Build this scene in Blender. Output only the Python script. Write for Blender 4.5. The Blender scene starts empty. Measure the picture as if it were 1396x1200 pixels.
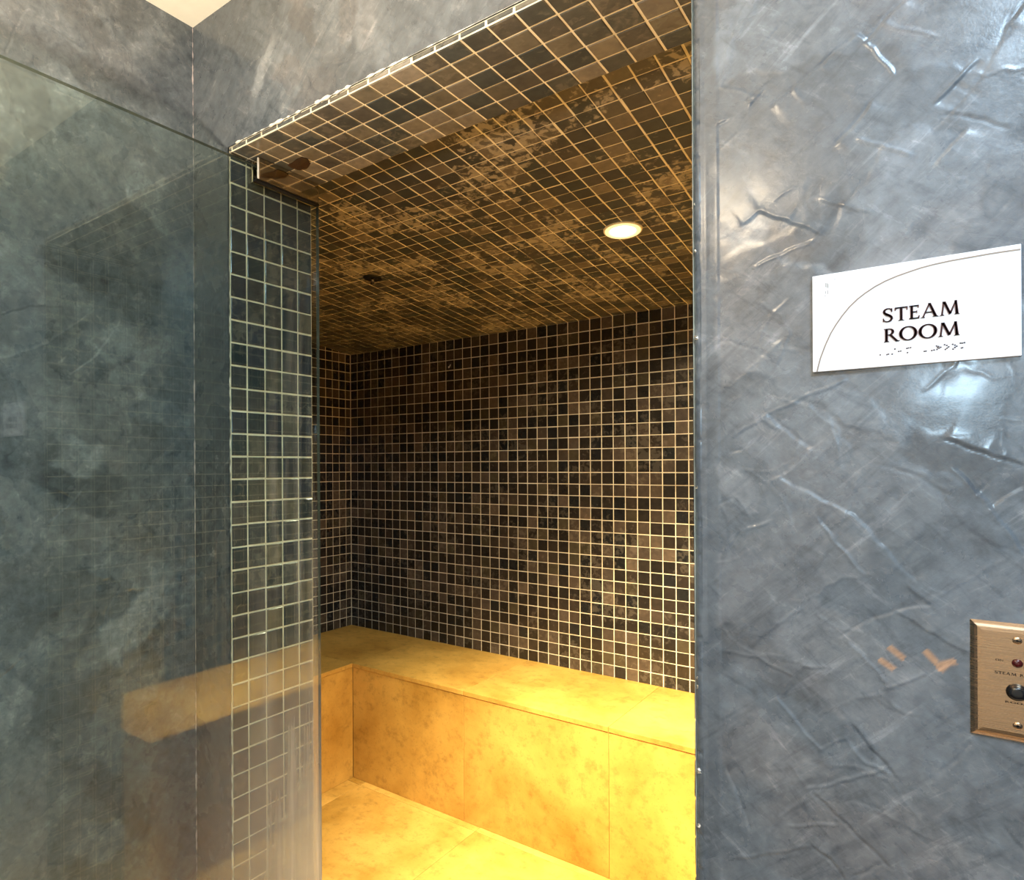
import bpy, bmesh, math, random
import numpy as np
from mathutils import Vector, Matrix
random.seed(7)
rng = np.random.default_rng(11)
C = bpy.context.scene.collection

# ---------------------------------------------------------------- camera
F_PX, CX, CY = 905.77, 561.66, 635.5
CAM = Vector((1.2164, -0.8833, 1.3883))
YAW, PITCH, ROLL = 0.6745, 0.0006, -0.005
def axes():
    R = Vector((math.cos(YAW), math.sin(YAW), 0)); F = Vector((-math.sin(YAW), math.cos(YAW), 0)); U = Vector((0, 0, 1))
    c, s = math.cos(PITCH), math.sin(PITCH); F, U = c*F+s*U, c*U-s*F
    c, s = math.cos(ROLL), math.sin(ROLL); R, U = c*R+s*U, c*U-s*R
    return R, F, U
AR, AF, AU = axes()
cd = bpy.data.cameras.new('camera'); cam = bpy.data.objects.new('camera', cd); C.objects.link(cam)
m = Matrix.Identity(4)
for i in range(3):
    m[i][0], m[i][1], m[i][2], m[i][3] = AR[i], AU[i], -AF[i], CAM[i]
cam.matrix_world = m
cd.sensor_fit = 'HORIZONTAL'; cd.sensor_width = 36.0; cd.lens = F_PX/1396*36
cd.shift_x = (698-CX)/1396; cd.shift_y = (CY-600)/1396
cd.clip_start = 0.02
bpy.context.scene.camera = cam

def on_plane(px, py, axis, value):
    """measured point of the photograph taken onto a wall (axis 0/1/2 = value)"""
    d = AR*((px-CX)/F_PX) + AU*(-(py-CY)/F_PX) + AF
    t = (value-CAM[axis])/d[axis]
    return CAM + d*t

# ---------------------------------------------------------------- world, lights, exposure
w = bpy.data.worlds.new('world'); bpy.context.scene.world = w; w.use_nodes = True
w.node_tree.nodes['Background'].inputs[0].default_value = (.5, .6, .75, 1)
w.node_tree.nodes['Background'].inputs[1].default_value = 0.05
vs = bpy.context.scene.view_settings
vs.view_transform = 'Standard'; vs.look = 'None'; vs.gamma = 1; vs.use_curve_mapping = False; vs.exposure = 0.0

def light(name, kind, loc, power, col, rot=(0, 0, 0), **kw):
    l = bpy.data.lights.new(name, kind); l.energy = power; l.color = col
    for k, v in kw.items(): setattr(l, k, v)
    o = bpy.data.objects.new(name, l); o.location = loc; o.rotation_euler = rot; C.objects.link(o); return o
# corridor: a cool ceiling panel on the right, a warm lamp further back, the camera's flash, and two added fill spots
light('ceiling_panel_light', 'AREA', (1.65, -.95, 2.385), 58.0, (.57, .79, 1.0), size=.5)
light('ceiling_lamp_light', 'AREA', (0.55, -1.9, 2.385), 26.0, (1.0, .80, .55), size=.35)
light('added_ceiling_bounce', 'SPOT', (.50, -1.0, 1.62), 105.0, (1.0, .86, .66), rot=(math.radians(180), 0, 0), spot_size=math.radians(150), spot_blend=.3, shadow_soft_size=.04)  # added uplight away from the camera, brightens the ceiling and its corner
light('added_floor_wash', 'SPOT', (1.15, -1.0, 2.38), 800.0, (1.0, .70, .38), spot_size=math.radians(62), spot_blend=.7, shadow_soft_size=.04)  # added spot, its bounce off the floor warms the lower walls
light('camera_flash', 'AREA', (1.238, -0.905, 1.568), 1.3, (.55, .80, 1.0), rot=(math.radians(90), 0, 0), size=.032)
# steam room: the recessed downlight in view and an added unseen one over the right-hand bench
LAMP = Vector((0.482, 1.035, 2.074)); LAMP2 = Vector((0.78, .305, 2.12))
light('downlight_beam', 'SPOT', LAMP-Vector((0, 0, .012)), 90.0, (1.0, .80, .50), spot_size=math.radians(88), spot_blend=1.0, shadow_soft_size=.03)
light('downlight_spill', 'SPOT', LAMP-Vector((0, 0, .014)), 58.0, (1.0, .84, .58), spot_size=math.radians(158), spot_blend=.8, shadow_soft_size=.03)
light('added_downlight_beam', 'SPOT', LAMP2-Vector((0, 0, .012)), 740.0, (1.0, .80, .50), rot=(math.radians(25), math.radians(3), 0), spot_size=math.radians(78), spot_blend=1.0, shadow_soft_size=.03)

# ---------------------------------------------------------------- helpers
def link(name, me, mat=None, parent=None):
    o = bpy.data.objects.new(name, me); C.objects.link(o)
    if mat is not None:
        for x in (mat if isinstance(mat, (list, tuple)) else [mat]): me.materials.append(x)
    if parent is not None: o.parent = parent
    return o
def from_bm(name, bm, mat=None, parent=None, smooth=False):
    me = bpy.data.meshes.new(name); bm.to_mesh(me); bm.free()
    if smooth:
        for p in me.polygons: p.use_smooth = True
    return link(name, me, mat, parent)
def struct(o): o['kind'] = 'structure'; return o
def thing(o, label, cat, group=None):
    o['label'] = label; o['category'] = cat
    if group: o['group'] = group
    return o
def empty(name, loc, parent=None):
    o = bpy.data.objects.new(name, None); o.location = loc; o.empty_display_size = .05; C.objects.link(o)
    if parent: o.parent = parent
    return o
def box(bm, lo, hi, bevel=0, seg=2, mi=0):
    lo, hi = Vector(lo), Vector(hi)
    r = bmesh.ops.create_cube(bm, size=1)
    vs_ = r['verts']
    for v in vs_:
        v.co = Vector([(lo[i]+hi[i])/2 + v.co[i]*(hi[i]-lo[i]) for i in range(3)])
    fs = {f for v in vs_ for f in v.link_faces}
    for f in fs: f.material_index = mi
    if bevel:
        es = list({e for v in vs_ for e in v.link_edges})
        bmesh.ops.bevel(bm, geom=es, offset=bevel, segments=seg, affect='EDGES', profile=.5)
def disc_stack(bm, c, axis, prof, n=32, mi=0, caps=True):
    """lathe: prof = [(distance along axis, radius)...]"""
    axis = Vector(axis).normalized(); u = axis.orthogonal().normalized(); v = axis.cross(u)
    c = Vector(c); rings = []
    for d, r in prof:
        rings.append([bm.verts.new(c+axis*d+(u*math.cos(2*math.pi*k/n)+v*math.sin(2*math.pi*k/n))*r) for k in range(n)])
    for a, b in zip(rings, rings[1:]):
        for k in range(n):
            f = bm.faces.new((a[k], a[(k+1) % n], b[(k+1) % n], b[k])); f.material_index = mi; f.smooth = True
    if caps:
        for r_, flip in ((rings[0], True), (rings[-1], False)):
            try:
                f = bm.faces.new(r_[::-1] if flip else r_); f.material_index = mi
            except ValueError: pass
def prism(bm, pts, y0, y1, mi=0):
    """polygon of (x, z) extruded between y0 and y1"""
    a = [bm.verts.new((x, y0, z)) for x, z in pts]; b = [bm.verts.new((x, y1, z)) for x, z in pts]
    n = len(pts)
    for f in (a, b[::-1]):
        bm.faces.new(f).material_index = mi
    for k in range(n): bm.faces.new((a[k], b[k], b[(k+1) % n], a[(k+1) % n])).material_index = mi

# ---------------------------------------------------------------- materials
def nodes(name):
    mt = bpy.data.materials.new(name); mt.use_nodes = True; nt = mt.node_tree
    return mt, nt, nt.nodes, nt.links, nt.nodes['Principled BSDF']
def simple(name, col, rough=.5, metal=0, spec=.5, emit=None, es=0):
    mt, nt, N, L, b = nodes(name)
    b.inputs['Base Color'].default_value = (*col, 1); b.inputs['Roughness'].default_value = rough
    b.inputs['Metallic'].default_value = metal; b.inputs['Specular IOR Level'].default_value = spec
    if emit: b.inputs['Emission Color'].default_value = (*emit, 1); b.inputs['Emission Strength'].default_value = es
    return mt
def ramp(N, stops):
    r = N.new('ShaderNodeValToRGB'); e = r.color_ramp.elements
    while len(e) > 1: e.remove(e[0])
    e[0].position = stops[0][0]; e[0].color = (*stops[0][1], 1)
    for p, c in stops[1:]:
        x = e.new(p); x.color = (*c, 1)
    return r
def noise(N, L, vec, scale, detail=4, rough=.55, dist=0):
    n = N.new('ShaderNodeTexNoise'); n.inputs['Scale'].default_value = scale; n.inputs['Detail'].default_value = detail
    n.inputs['Roughness'].default_value = rough; n.inputs['Distortion'].default_value = dist
    if vec is not None: L.new(vec, n.inputs['Vector'])
    return n
def mixc(N, L, f, a, b, mode='MIX'):
    m_ = N.new('ShaderNodeMix'); m_.data_type = 'RGBA'; m_.blend_type = mode
    for s, x in ((0, f), (6, a), (7, b)):
        if isinstance(x, (int, float)): m_.inputs[s].default_value = x
        elif isinstance(x, tuple): m_.inputs[s].default_value = (*x, 1)
        else: L.new(x, m_.inputs[s])
    return m_.outputs[2]
def bump(N, L, h, strength, dist, b):
    x = N.new('ShaderNodeBump'); x.inputs['Strength'].default_value = strength; x.inputs['Distance'].default_value = dist
    L.new(h, x.inputs['Height']); L.new(x.outputs[0], b.inputs['Normal']); return x

def plaster_mat():
    mt, nt, N, L, b = nodes('trowelled_plaster')
    tc = N.new('ShaderNodeTexCoord').outputs['Object']
    at = N.new('ShaderNodeAttribute'); at.attribute_name = 'pigment'
    n1 = noise(N, L, tc, 7, 6, .6, .3); n2 = noise(N, L, tc, 60, 5, .65); n3 = noise(N, L, tc, 2.2, 3, .5)
    sep = N.new('ShaderNodeSeparateColor'); L.new(at.outputs['Color'], sep.inputs[0])
    cr = ramp(N, [(0, (.038, .043, .049)), (.3, (.077, .086, .096)), (.5, (.118, .129, .141)), (1, (.28, .30, .32))])
    L.new(sep.outputs[0], cr.inputs[0])
    warm = mixc(N, L, sep.outputs[1], cr.outputs[0], (.18, .150, .135))
    warm = mixc(N, L, sep.outputs[2], warm, (.50, .24, .10))
    w2 = mixc(N, L, n3.outputs['Fac'], warm, (.9, 1.0, 1.1), 'MULTIPLY')
    r1 = ramp(N, [(.3, (.72, .74, .76)), (.7, (1.25, 1.22, 1.2))]); L.new(n1.outputs['Fac'], r1.inputs[0])
    c1 = mixc(N, L, .6, w2, r1.outputs[0], 'MULTIPLY')
    r2 = ramp(N, [(.35, (.80, .80, .81)), (.65, (1.2, 1.2, 1.19))]); L.new(n2.outputs['Fac'], r2.inputs[0])
    c2 = mixc(N, L, .9, c1, r2.outputs[0], 'MULTIPLY')
    for ang, k in ((42, 1), (-40, 2)):
        mp = N.new('ShaderNodeMapping'); mp.vector_type = 'POINT'; mp.inputs['Rotation'].default_value = (math.radians(12 if k == 1 else -9), math.radians(ang), math.radians(15*k)); L.new(tc, mp.inputs[0])
        mp2 = N.new('ShaderNodeMapping'); mp2.inputs['Scale'].default_value = (5, 40, 55); mp2.inputs['Location'].default_value = (k*3.1, 0, 0); L.new(mp.outputs[0], mp2.inputs[0])
        ns = noise(N, L, mp2.outputs[0], 1.0, 6, .7, .5)
        rs = ramp(N, [(.30, (.52, .55, .58)), (.47, (1, 1, 1)), (.58, (1.05, 1.04, 1.02)), (.72, (2.0, 1.85, 1.78))]); L.new(ns.outputs['Fac'], rs.inputs[0])
        c2 = mixc(N, L, .7, c2, rs.outputs[0], 'MULTIPLY')
    L.new(c2, b.inputs['Base Color'])
    rr = N.new('ShaderNodeMapRange'); L.new(n1.outputs['Fac'], rr.inputs[0])
    rr.inputs[1].default_value = .3; rr.inputs[2].default_value = .7; rr.inputs[3].default_value = .16; rr.inputs[4].default_value = .38
    L.new(rr.outputs[0], b.inputs['Roughness'])
    b.inputs['Specular IOR Level'].default_value = .5; b.inputs['Coat Weight'].default_value = .25; b.inputs['Coat Roughness'].default_value = .14
    bump(N, L, n2.outputs['Fac'], .18, .002, b)
    return mt
def stone_mat(name, dark, light_, veins=True):
    mt, nt, N, L, b = nodes(name)
    tc = N.new('ShaderNodeTexCoord').outputs['Object']
    at = N.new('ShaderNodeAttribute'); at.attribute_name = 'slab'
    add = N.new('ShaderNodeVectorMath'); add.operation = 'ADD'
    sc = N.new('ShaderNodeVectorMath'); sc.operation = 'SCALE'; L.new(at.outputs['Color'], sc.inputs[0]); sc.inputs['Scale'].default_value = 7
    L.new(tc, add.inputs[0]); L.new(sc.outputs[0], add.inputs[1]); v = add.outputs[0]
    n1 = noise(N, L, v, 3.2, 6, .6, .25); n2 = noise(N, L, v, 26, 6, .7); n3 = noise(N, L, v, 110, 3, .6)
    r1 = ramp(N, [(.28, dark), (.5, tuple((d+l)/2 for d, l in zip(dark, light_))), (.72, light_)]); L.new(n1.outputs['Fac'], r1.inputs[0])
    r2 = ramp(N, [(.30, (.62, .58, .52)), (.48, (1, 1, 1)), (.75, (1.1, 1.08, 1.05))]); L.new(n2.outputs['Fac'], r2.inputs[0])
    c = mixc(N, L, .75, r1.outputs[0], r2.outputs[0], 'MULTIPLY')
    r3 = ramp(N, [(.30, (.7, .66, .6)), (.4, (1, 1, 1))]); L.new(n3.outputs['Fac'], r3.inputs[0])
    c = mixc(N, L, .6, c, r3.outputs[0], 'MULTIPLY')
    L.new(c, b.inputs['Base Color']); b.inputs['Roughness'].default_value = .48
    bump(N, L, n2.outputs['Fac'], .15, .003, b)
    return mt
def tile_mat(name, scum, gloss=.2):
    mt, nt, N, L, b = nodes(name)
    tc = N.new('ShaderNodeTexCoord').outputs['Object']
    at = N.new('ShaderNodeAttribute'); at.attribute_name = 'tint'
    n1 = noise(N, L, tc, 45, 5, .6); n2 = noise(N, L, tc, 5, 3, .5, .2); n3 = noise(N, L, tc, 48, 3, .6, .6)
    r1 = ramp(N, [(.3, (.75, .75, .75)), (.7, (1.35, 1.3, 1.25))]); L.new(n1.outputs['Fac'], r1.inputs[0])
    c = mixc(N, L, .8, at.outputs['Color'], r1.outputs[0], 'MULTIPLY')
    mu = N.new('ShaderNodeMath'); mu.operation = 'MULTIPLY'; L.new(n2.outputs['Fac'], mu.inputs[0]); L.new(n3.outputs['Fac'], mu.inputs[1])
    mr = N.new('ShaderNodeMapRange'); L.new(mu.outputs[0], mr.inputs[0])
    mr.inputs[1].default_value = .285; mr.inputs[2].default_value = .34; mr.inputs[3].default_value = 0; mr.inputs[4].default_value = scum
    c = mixc(N, L, mr.outputs[0], c, (.42, .37, .29))
    L.new(c, b.inputs['Base Color'])
    mr2 = N.new('ShaderNodeMapRange'); L.new(mr.outputs[0], mr2.inputs[0]); mr2.inputs[3].default_value = gloss; mr2.inputs[4].default_value = .6
    L.new(mr2.outputs[0], b.inputs['Roughness'])
    b.inputs['Specular IOR Level'].default_value = .5
    bump(N, L, n1.outputs['Fac'], .1, .002, b)
    return mt
def grout_mat():
    mt, nt, N, L, b = nodes('cream_grout')
    tc = N.new('ShaderNodeTexCoord').outputs['Object']
    n1 = noise(N, L, tc, 14, 5, .65); r = ramp(N, [(.3, (.62, .53, .36)), (.5, (.84, .76, .57)), (.75, (.92, .87, .72))]); L.new(n1.outputs['Fac'], r.inputs[0])
    L.new(r.outputs[0], b.inputs['Base Color']); b.inputs['Roughness'].default_value = .8
    return mt
def glass_mat():
    mt, nt, N, L, b = nodes('door_glass'); N.remove(b); out = N['Material Output']
    tr = N.new('ShaderNodeBsdfTransparent'); tr.inputs[0].default_value = (.90, .95, .925, 1)
    gl = N.new('ShaderNodeBsdfGlossy'); gl.inputs['Roughness'].default_value = .012
    fr = N.new('ShaderNodeFresnel'); ge = N.new('ShaderNodeNewGeometry'); io = N.new('ShaderNodeMapRange'); L.new(ge.outputs['Backfacing'], io.inputs[0]); io.inputs[3].default_value = 1.52; io.inputs[4].default_value = 1/1.52; L.new(io.outputs[0], fr.inputs[0])
    mx = N.new('ShaderNodeMixShader'); L.new(fr.outputs[0], mx.inputs[0]); L.new(tr.outputs[0], mx.inputs[1]); L.new(gl.outputs[0], mx.inputs[2])
    # dried water runs and lime film near the hinge side, with painted brightness low down
    tc = N.new('ShaderNodeTexCoord').outputs['Object']
    mp = N.new('ShaderNodeMapping'); mp.inputs['Scale'].default_value = (1, 42, 1.6); L.new(tc, mp.inputs[0])
    n = noise(N, L, mp.outputs[0], 1.0, 6, .62)
    n2 = noise(N, L, tc, 3.5, 3, .5)
    mr = N.new('ShaderNodeMapRange'); L.new(n.outputs['Fac'], mr.inputs[0]); mr.inputs[1].default_value = .5; mr.inputs[2].default_value = .72; mr.inputs[3].default_value = 0; mr.inputs[4].default_value = .34
    sx = N.new('ShaderNodeSeparateXYZ'); L.new(tc, sx.inputs[0])
    my = N.new('ShaderNodeMapRange'); L.new(sx.outputs[1], my.inputs[0]); my.inputs[1].default_value = .02; my.inputs[2].default_value = .16; my.inputs[3].default_value = .03; my.inputs[4].default_value = 1
    mz = N.new('ShaderNodeMapRange'); L.new(sx.outputs[2], mz.inputs[0]); mz.inputs[1].default_value = 1.85; mz.inputs[2].default_value = 1.15; mz.inputs[3].default_value = .15; mz.inputs[4].default_value = 1
    a = N.new('ShaderNodeMath'); a.operation = 'MULTIPLY'; L.new(mr.outputs[0], a.inputs[0]); L.new(my.outputs[0], a.inputs[1])
    a2 = N.new('ShaderNodeMath'); a2.operation = 'MULTIPLY'; L.new(a.outputs[0], a2.inputs[0]); L.new(mz.outputs[0], a2.inputs[1])
    mb = N.new('ShaderNodeMapRange'); L.new(sx.outputs[2], mb.inputs[0]); mb.inputs[1].default_value = 1.02; mb.inputs[2].default_value = .42; mb.inputs[3].default_value = 0; mb.inputs[4].default_value = .5  # haze grows downward, painting the jamb foot's brightness into the film
    mh = N.new('ShaderNodeMapRange'); L.new(sx.outputs[1], mh.inputs[0]); mh.inputs[1].default_value = -.12; mh.inputs[2].default_value = .2; mh.inputs[3].default_value = .05; mh.inputs[4].default_value = 1
    a3 = N.new('ShaderNodeMath'); a3.operation = 'MULTIPLY'; L.new(mb.outputs[0], a3.inputs[0]); L.new(mh.outputs[0], a3.inputs[1])
    a4 = N.new('ShaderNodeMath'); a4.operation = 'ADD'; a4.use_clamp = True; L.new(a2.outputs[0], a4.inputs[0]); L.new(a3.outputs[0], a4.inputs[1]); a2 = a4
    df = N.new('ShaderNodeBsdfDiffuse'); df.inputs[0].default_value = (.75, .74, .68, 1)
    tl = N.new('ShaderNodeBsdfTranslucent'); tl.inputs[0].default_value = (.75, .74, .68, 1)
    ms = N.new('ShaderNodeMixShader'); L.new(df.outputs[0], ms.inputs[1]); L.new(tl.outputs[0], ms.inputs[2])
    mx2 = N.new('ShaderNodeMixShader'); L.new(a2.outputs[0], mx2.inputs[0]); L.new(mx.outputs[0], mx2.inputs[1]); L.new(ms.outputs[0], mx2.inputs[2])
    L.new(mx2.outputs[0], out.inputs[0])
    return mt
def paint_mat(name, col, scale=20, rough=.7):
    mt, nt, N, L, b = nodes(name)
    tc = N.new('ShaderNodeTexCoord').outputs['Object']; n = noise(N, L, tc, scale, 4)
    r = ramp(N, [(.3, tuple(c*.93 for c in col)), (.7, col)]); L.new(n.outputs['Fac'], r.inputs[0]); L.new(r.outputs[0], b.inputs['Base Color'])
    b.inputs['Roughness'].default_value = rough; return mt
def brushed(name, col, rough=.28, axis_scale=(3, 3, 300)):
    mt, nt, N, L, b = nodes(name)
    tc = N.new('ShaderNodeTexCoord').outputs['Object']; mp = N.new('ShaderNodeMapping'); mp.inputs['Scale'].default_value = axis_scale; L.new(tc, mp.inputs[0])
    n = noise(N, L, mp.outputs[0], 4, 4); b.inputs['Metallic'].default_value = 1
    r = ramp(N, [(.3, tuple(c*.85 for c in col)), (.7, col)]); L.new(n.outputs['Fac'], r.inputs[0]); L.new(r.outputs[0], b.inputs['Base Color'])
    mr = N.new('ShaderNodeMapRange'); L.new(n.outputs['Fac'], mr.inputs[0]); mr.inputs[3].default_value = rough*.8; mr.inputs[4].default_value = rough*1.25
    L.new(mr.outputs[0], b.inputs['Roughness']); return mt

M_PLASTER = plaster_mat()
M_STONE = stone_mat('limestone_slabs', (.40, .21, .03), (.74, .47, .11))
M_FLOOR = stone_mat('limestone_floor', (.40, .22, .03), (.76, .49, .12))
M_HALLFLOOR = stone_mat('corridor_stone', (.54, .45, .32), (.70, .60, .45))
M_TILE = tile_mat('glazed_mosaic', .10); M_TILE_C = tile_mat('glazed_mosaic_limed', .75, .28); M_TILE_S = tile_mat('glazed_mosaic_soffit', .15, .16)
M_GROUT = grout_mat(); M_GLASS = glass_mat(); M_CEIL = paint_mat('cream_ceiling_paint', (.95, .88, .73))
M_CHROME = brushed('polished_steel', (.62, .56, .46), .09); M_GLINT = simple('pale_end_glint', (.75, .7, .6), .4)
M_STEEL = brushed('brushed_steel', (.52, .36, .24), .26)
M_DARK = simple('blackened_metal', (.006, .005, .005), .4); M_RUST = stone_mat('rust', (.004, .003, .002), (.06, .022, .006))
M_WHITE = paint_mat('white_plastic', (.66, .645, .67), 8, .4)
M_BROWN = simple('brown_lettering', (.10, .035, .03), .5)
M_ARC = simple('tan_line', (.22, .17, .13), .5); M_GREY = simple('grey_dots', (.09, .07, .07), .6)
M_EDGE = simple('glass_edge', (.055, .065, .052), .12)
M_BULB = simple('lit_lens', (1, .9, .7), .4, emit=(1, .80, .45), es=14); M_RING = simple('cream_trim_ring', (.85, .78, .6), .4)
M_LED = simple('dark_red_lens', (.045, .004, .004), .15); M_BUTTON = simple('black_plastic_button', (.006, .006, .007), .18)

# ---------------------------------------------------------------- mosaics
PAL = [(.018, .016, .014), (.024, .020, .017), (.014, .015, .016), (.032, .026, .021), (.058, .046, .036), (.070, .056, .045), (.052, .045, .030), (.090, .070, .052)]
WGT = [5, 5, 4, 4, 3, 2.5, 2, 1]
def breaks(lo, hi, phase, p=.05):
    k = math.ceil((lo+.004-phase)/p); b = [lo]
    while phase+k*p < hi-.004: b.append(phase+k*p); k += 1
    return b+[hi]
def mosaic(name, to3d, us, vs_, mats, up=.0018, gap=.0036, seam=None, parent=None, pal=PAL, wgt=WGT, jitter=.0003, holes=()):
    """square glazed tiles with rounded faces standing proud of a grout bed; to3d(u, v, h) -> point"""
    V, Fc, MI, T = [], [], [], []
    n = len(V); V += [to3d(us[0], vs_[0], 0), to3d(us[-1], vs_[0], 0), to3d(us[-1], vs_[-1], 0), to3d(us[0], vs_[-1], 0)]
    Fc.append((0, 1, 2, 3)); MI.append(1); T.append((.5, .5, .5))
    g = gap/2
    for i in range(len(us)-1):
        for j in range(len(vs_)-1):
            a, b_, c, d = us[i], us[i+1], vs_[j], vs_[j+1]
            if any(x0 < (a+b_)/2 < x1 and y0 < (c+d)/2 < y1 for x0, x1, y0, y1 in holes): continue
            sa = g + (seam if seam and i % 6 == 0 else 0); sc = g + (seam if seam and j % 6 == 3 else 0)
            du, dv = random.gauss(0, jitter), random.gauss(0, jitter)
            a, b_, c, d = a+sa+du, b_-g+du, c+sc+dv, d-g+dv
            if b_-a < .004 or d-c < .004: continue
            k = random.choices(pal, wgt)[0]; s = random.uniform(.85, 1.15); col = tuple(x*s for x in k)
            n = len(V); r = .0012
            h0, tx, ty = up, random.gauss(0, .00012), random.gauss(0, .00012)
            V += [to3d(a, c, 0), to3d(b_, c, 0), to3d(b_, d, 0), to3d(a, d, 0)]
            V += [to3d(a, c, h0*.6), to3d(b_, c, h0*.6), to3d(b_, d, h0*.6), to3d(a, d, h0*.6)]
            V += [to3d(a+r, c+r, h0-tx-ty), to3d(b_-r, c+r, h0+tx-ty), to3d(b_-r, d-r, h0+tx+ty), to3d(a+r, d-r, h0-tx+ty)]
            for lo in (0, 4):
                for q in range(4):
                    Fc.append((n+lo+q, n+lo+(q+1) % 4, n+lo+4+(q+1) % 4, n+lo+4+q))
            Fc.append((n+8, n+9, n+10, n+11))
            MI += [0]*9; T += [col]*9
    me = bpy.data.meshes.new(name); me.from_pydata([tuple(v) for v in V], [], Fc)
    at = me.color_attributes.new('tint', 'FLOAT_COLOR', 'CORNER')
    buf = []
    for p_, t in zip(me.polygons, T): buf += [*t, 1]*p_.loop_total
    at.data.foreach_set('color', buf); me.polygons.foreach_set('material_index', MI)
    bm = bmesh.new(); bm.from_mesh(me)   # faces must look away from the bed
    c0 = to3d(us[0], vs_[0], 0); nrm = Vector(to3d(us[0], vs_[0], 1))-Vector(c0)
    if bm.faces.__len__():
        bm.faces.ensure_lookup_table(); bm.normal_update()
        if bm.faces[0].normal.dot(nrm) < 0: bmesh.ops.reverse_faces(bm, faces=bm.faces)
    bm.to_mesh(me); bm.free()
    return link(name, me, mats, parent)

A, HOUT, H, D, W_, B = .1302, 2.4024, 2.0768, .2437, .968, 1.7863
XL, XR, HB, HL, SL = -1.355, 1.32, .511, 2.0093, -.10
def ceil_z(y): return HL + SL*(y-B)
ux = breaks(XL, XR, -.7005); vz = breaks(HB-.02, HL, 1.9592)
struct(mosaic('wall_back', lambda u, v, h: (u, B-h, v), ux, vz, [M_TILE, M_GROUT]))
uy = breaks(D, B, B-.039)
def side(name, x, sgn):
    # a side wall reaches up past the sloping ceiling line
    return struct(mosaic(name, lambda u, v, h: (x+sgn*h, u, v), uy, breaks(HB-.02, ceil_z(D), 1.9592), [M_TILE, M_GROUT]))
side('wall_left', XL, 1); side('wall_right', XR, -1)
# inner faces of the front wall, either side of the doorway, and above it
fz = breaks(HB-.02, ceil_z(D), 1.9592)
struct(mosaic('wall_inner_left', lambda u, v, h: (u, D+h, v), breaks(XL, -.0, -.7005), fz, [M_TILE, M_GROUT]))
struct(mosaic('wall_inner_right', lambda u, v, h: (u, D+h, v), breaks(W_, XR, -.7005), fz, [M_TILE, M_GROUT]))
struct(mosaic('wall_inner_top', lambda u, v, h: (u, D+h, v), breaks(0, W_, -.7005), breaks(H, ceil_z(D), 1.9592), [M_TILE, M_GROUT]))
# sloping ceiling
struct(mosaic('ceiling_steam_room', lambda u, v, h: (u, v, ceil_z(v)-h), ux, breaks(D, B, .604), [M_TILE_C, M_GROUT], seam=.0008, jitter=.0006, gap=.0042, pal=[(.058, .058, .055), (.072, .067, .058), (.052, .058, .056), (.11, .10, .08), (.155, .135, .105)], wgt=[4, 4, 3, 2, 1.5],
              holes=[(LAMP.x-.03, LAMP.x+.03, LAMP.y-.03, LAMP.y+.03)]))
# doorway lining: left and right jambs, soffit
JP = [(.040, .050, .068), (.052, .062, .072), (.068, .072, .078), (.036, .050, .060), (.09, .09, .082), (.13, .12, .10)]; JW = [4, 4, 4, 3, 2, 1.5]
jy = [0.004]+[.0482+.05*k for k in range(4)]+[D]
struct(mosaic('trim_1', lambda u, v, h: (h, u, v), jy, breaks(.0, H, 1.9621), [M_TILE_S, M_GROUT], pal=JP, wgt=JW, gap=.0042))
struct(mosaic('trim_2', lambda u, v, h: (W_-h, u, v), jy, breaks(.0, H, 1.9621), [M_TILE_S, M_GROUT], pal=JP, wgt=JW))
SP = [(.070, .072, .066), (.085, .080, .070), (.060, .068, .068), (.13, .118, .092), (.17, .15, .115), (.20, .18, .15)]; SW = [4, 4, 4, 3, 2, 2]
struct(mosaic('trim_3', lambda u, v, h: (u, v, H-h), breaks(0, W_, .0603), jy, [M_TILE_S, M_GROUT], pal=SP, wgt=SW, gap=.0042))
struct(mosaic('trim_4', lambda u, v, h: (u, .004-h, v), breaks(0, W_, .0603), [H-.001, H+.011], [M_TILE_S, M_GROUT], pal=SP, wgt=SW, gap=.005))

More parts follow.
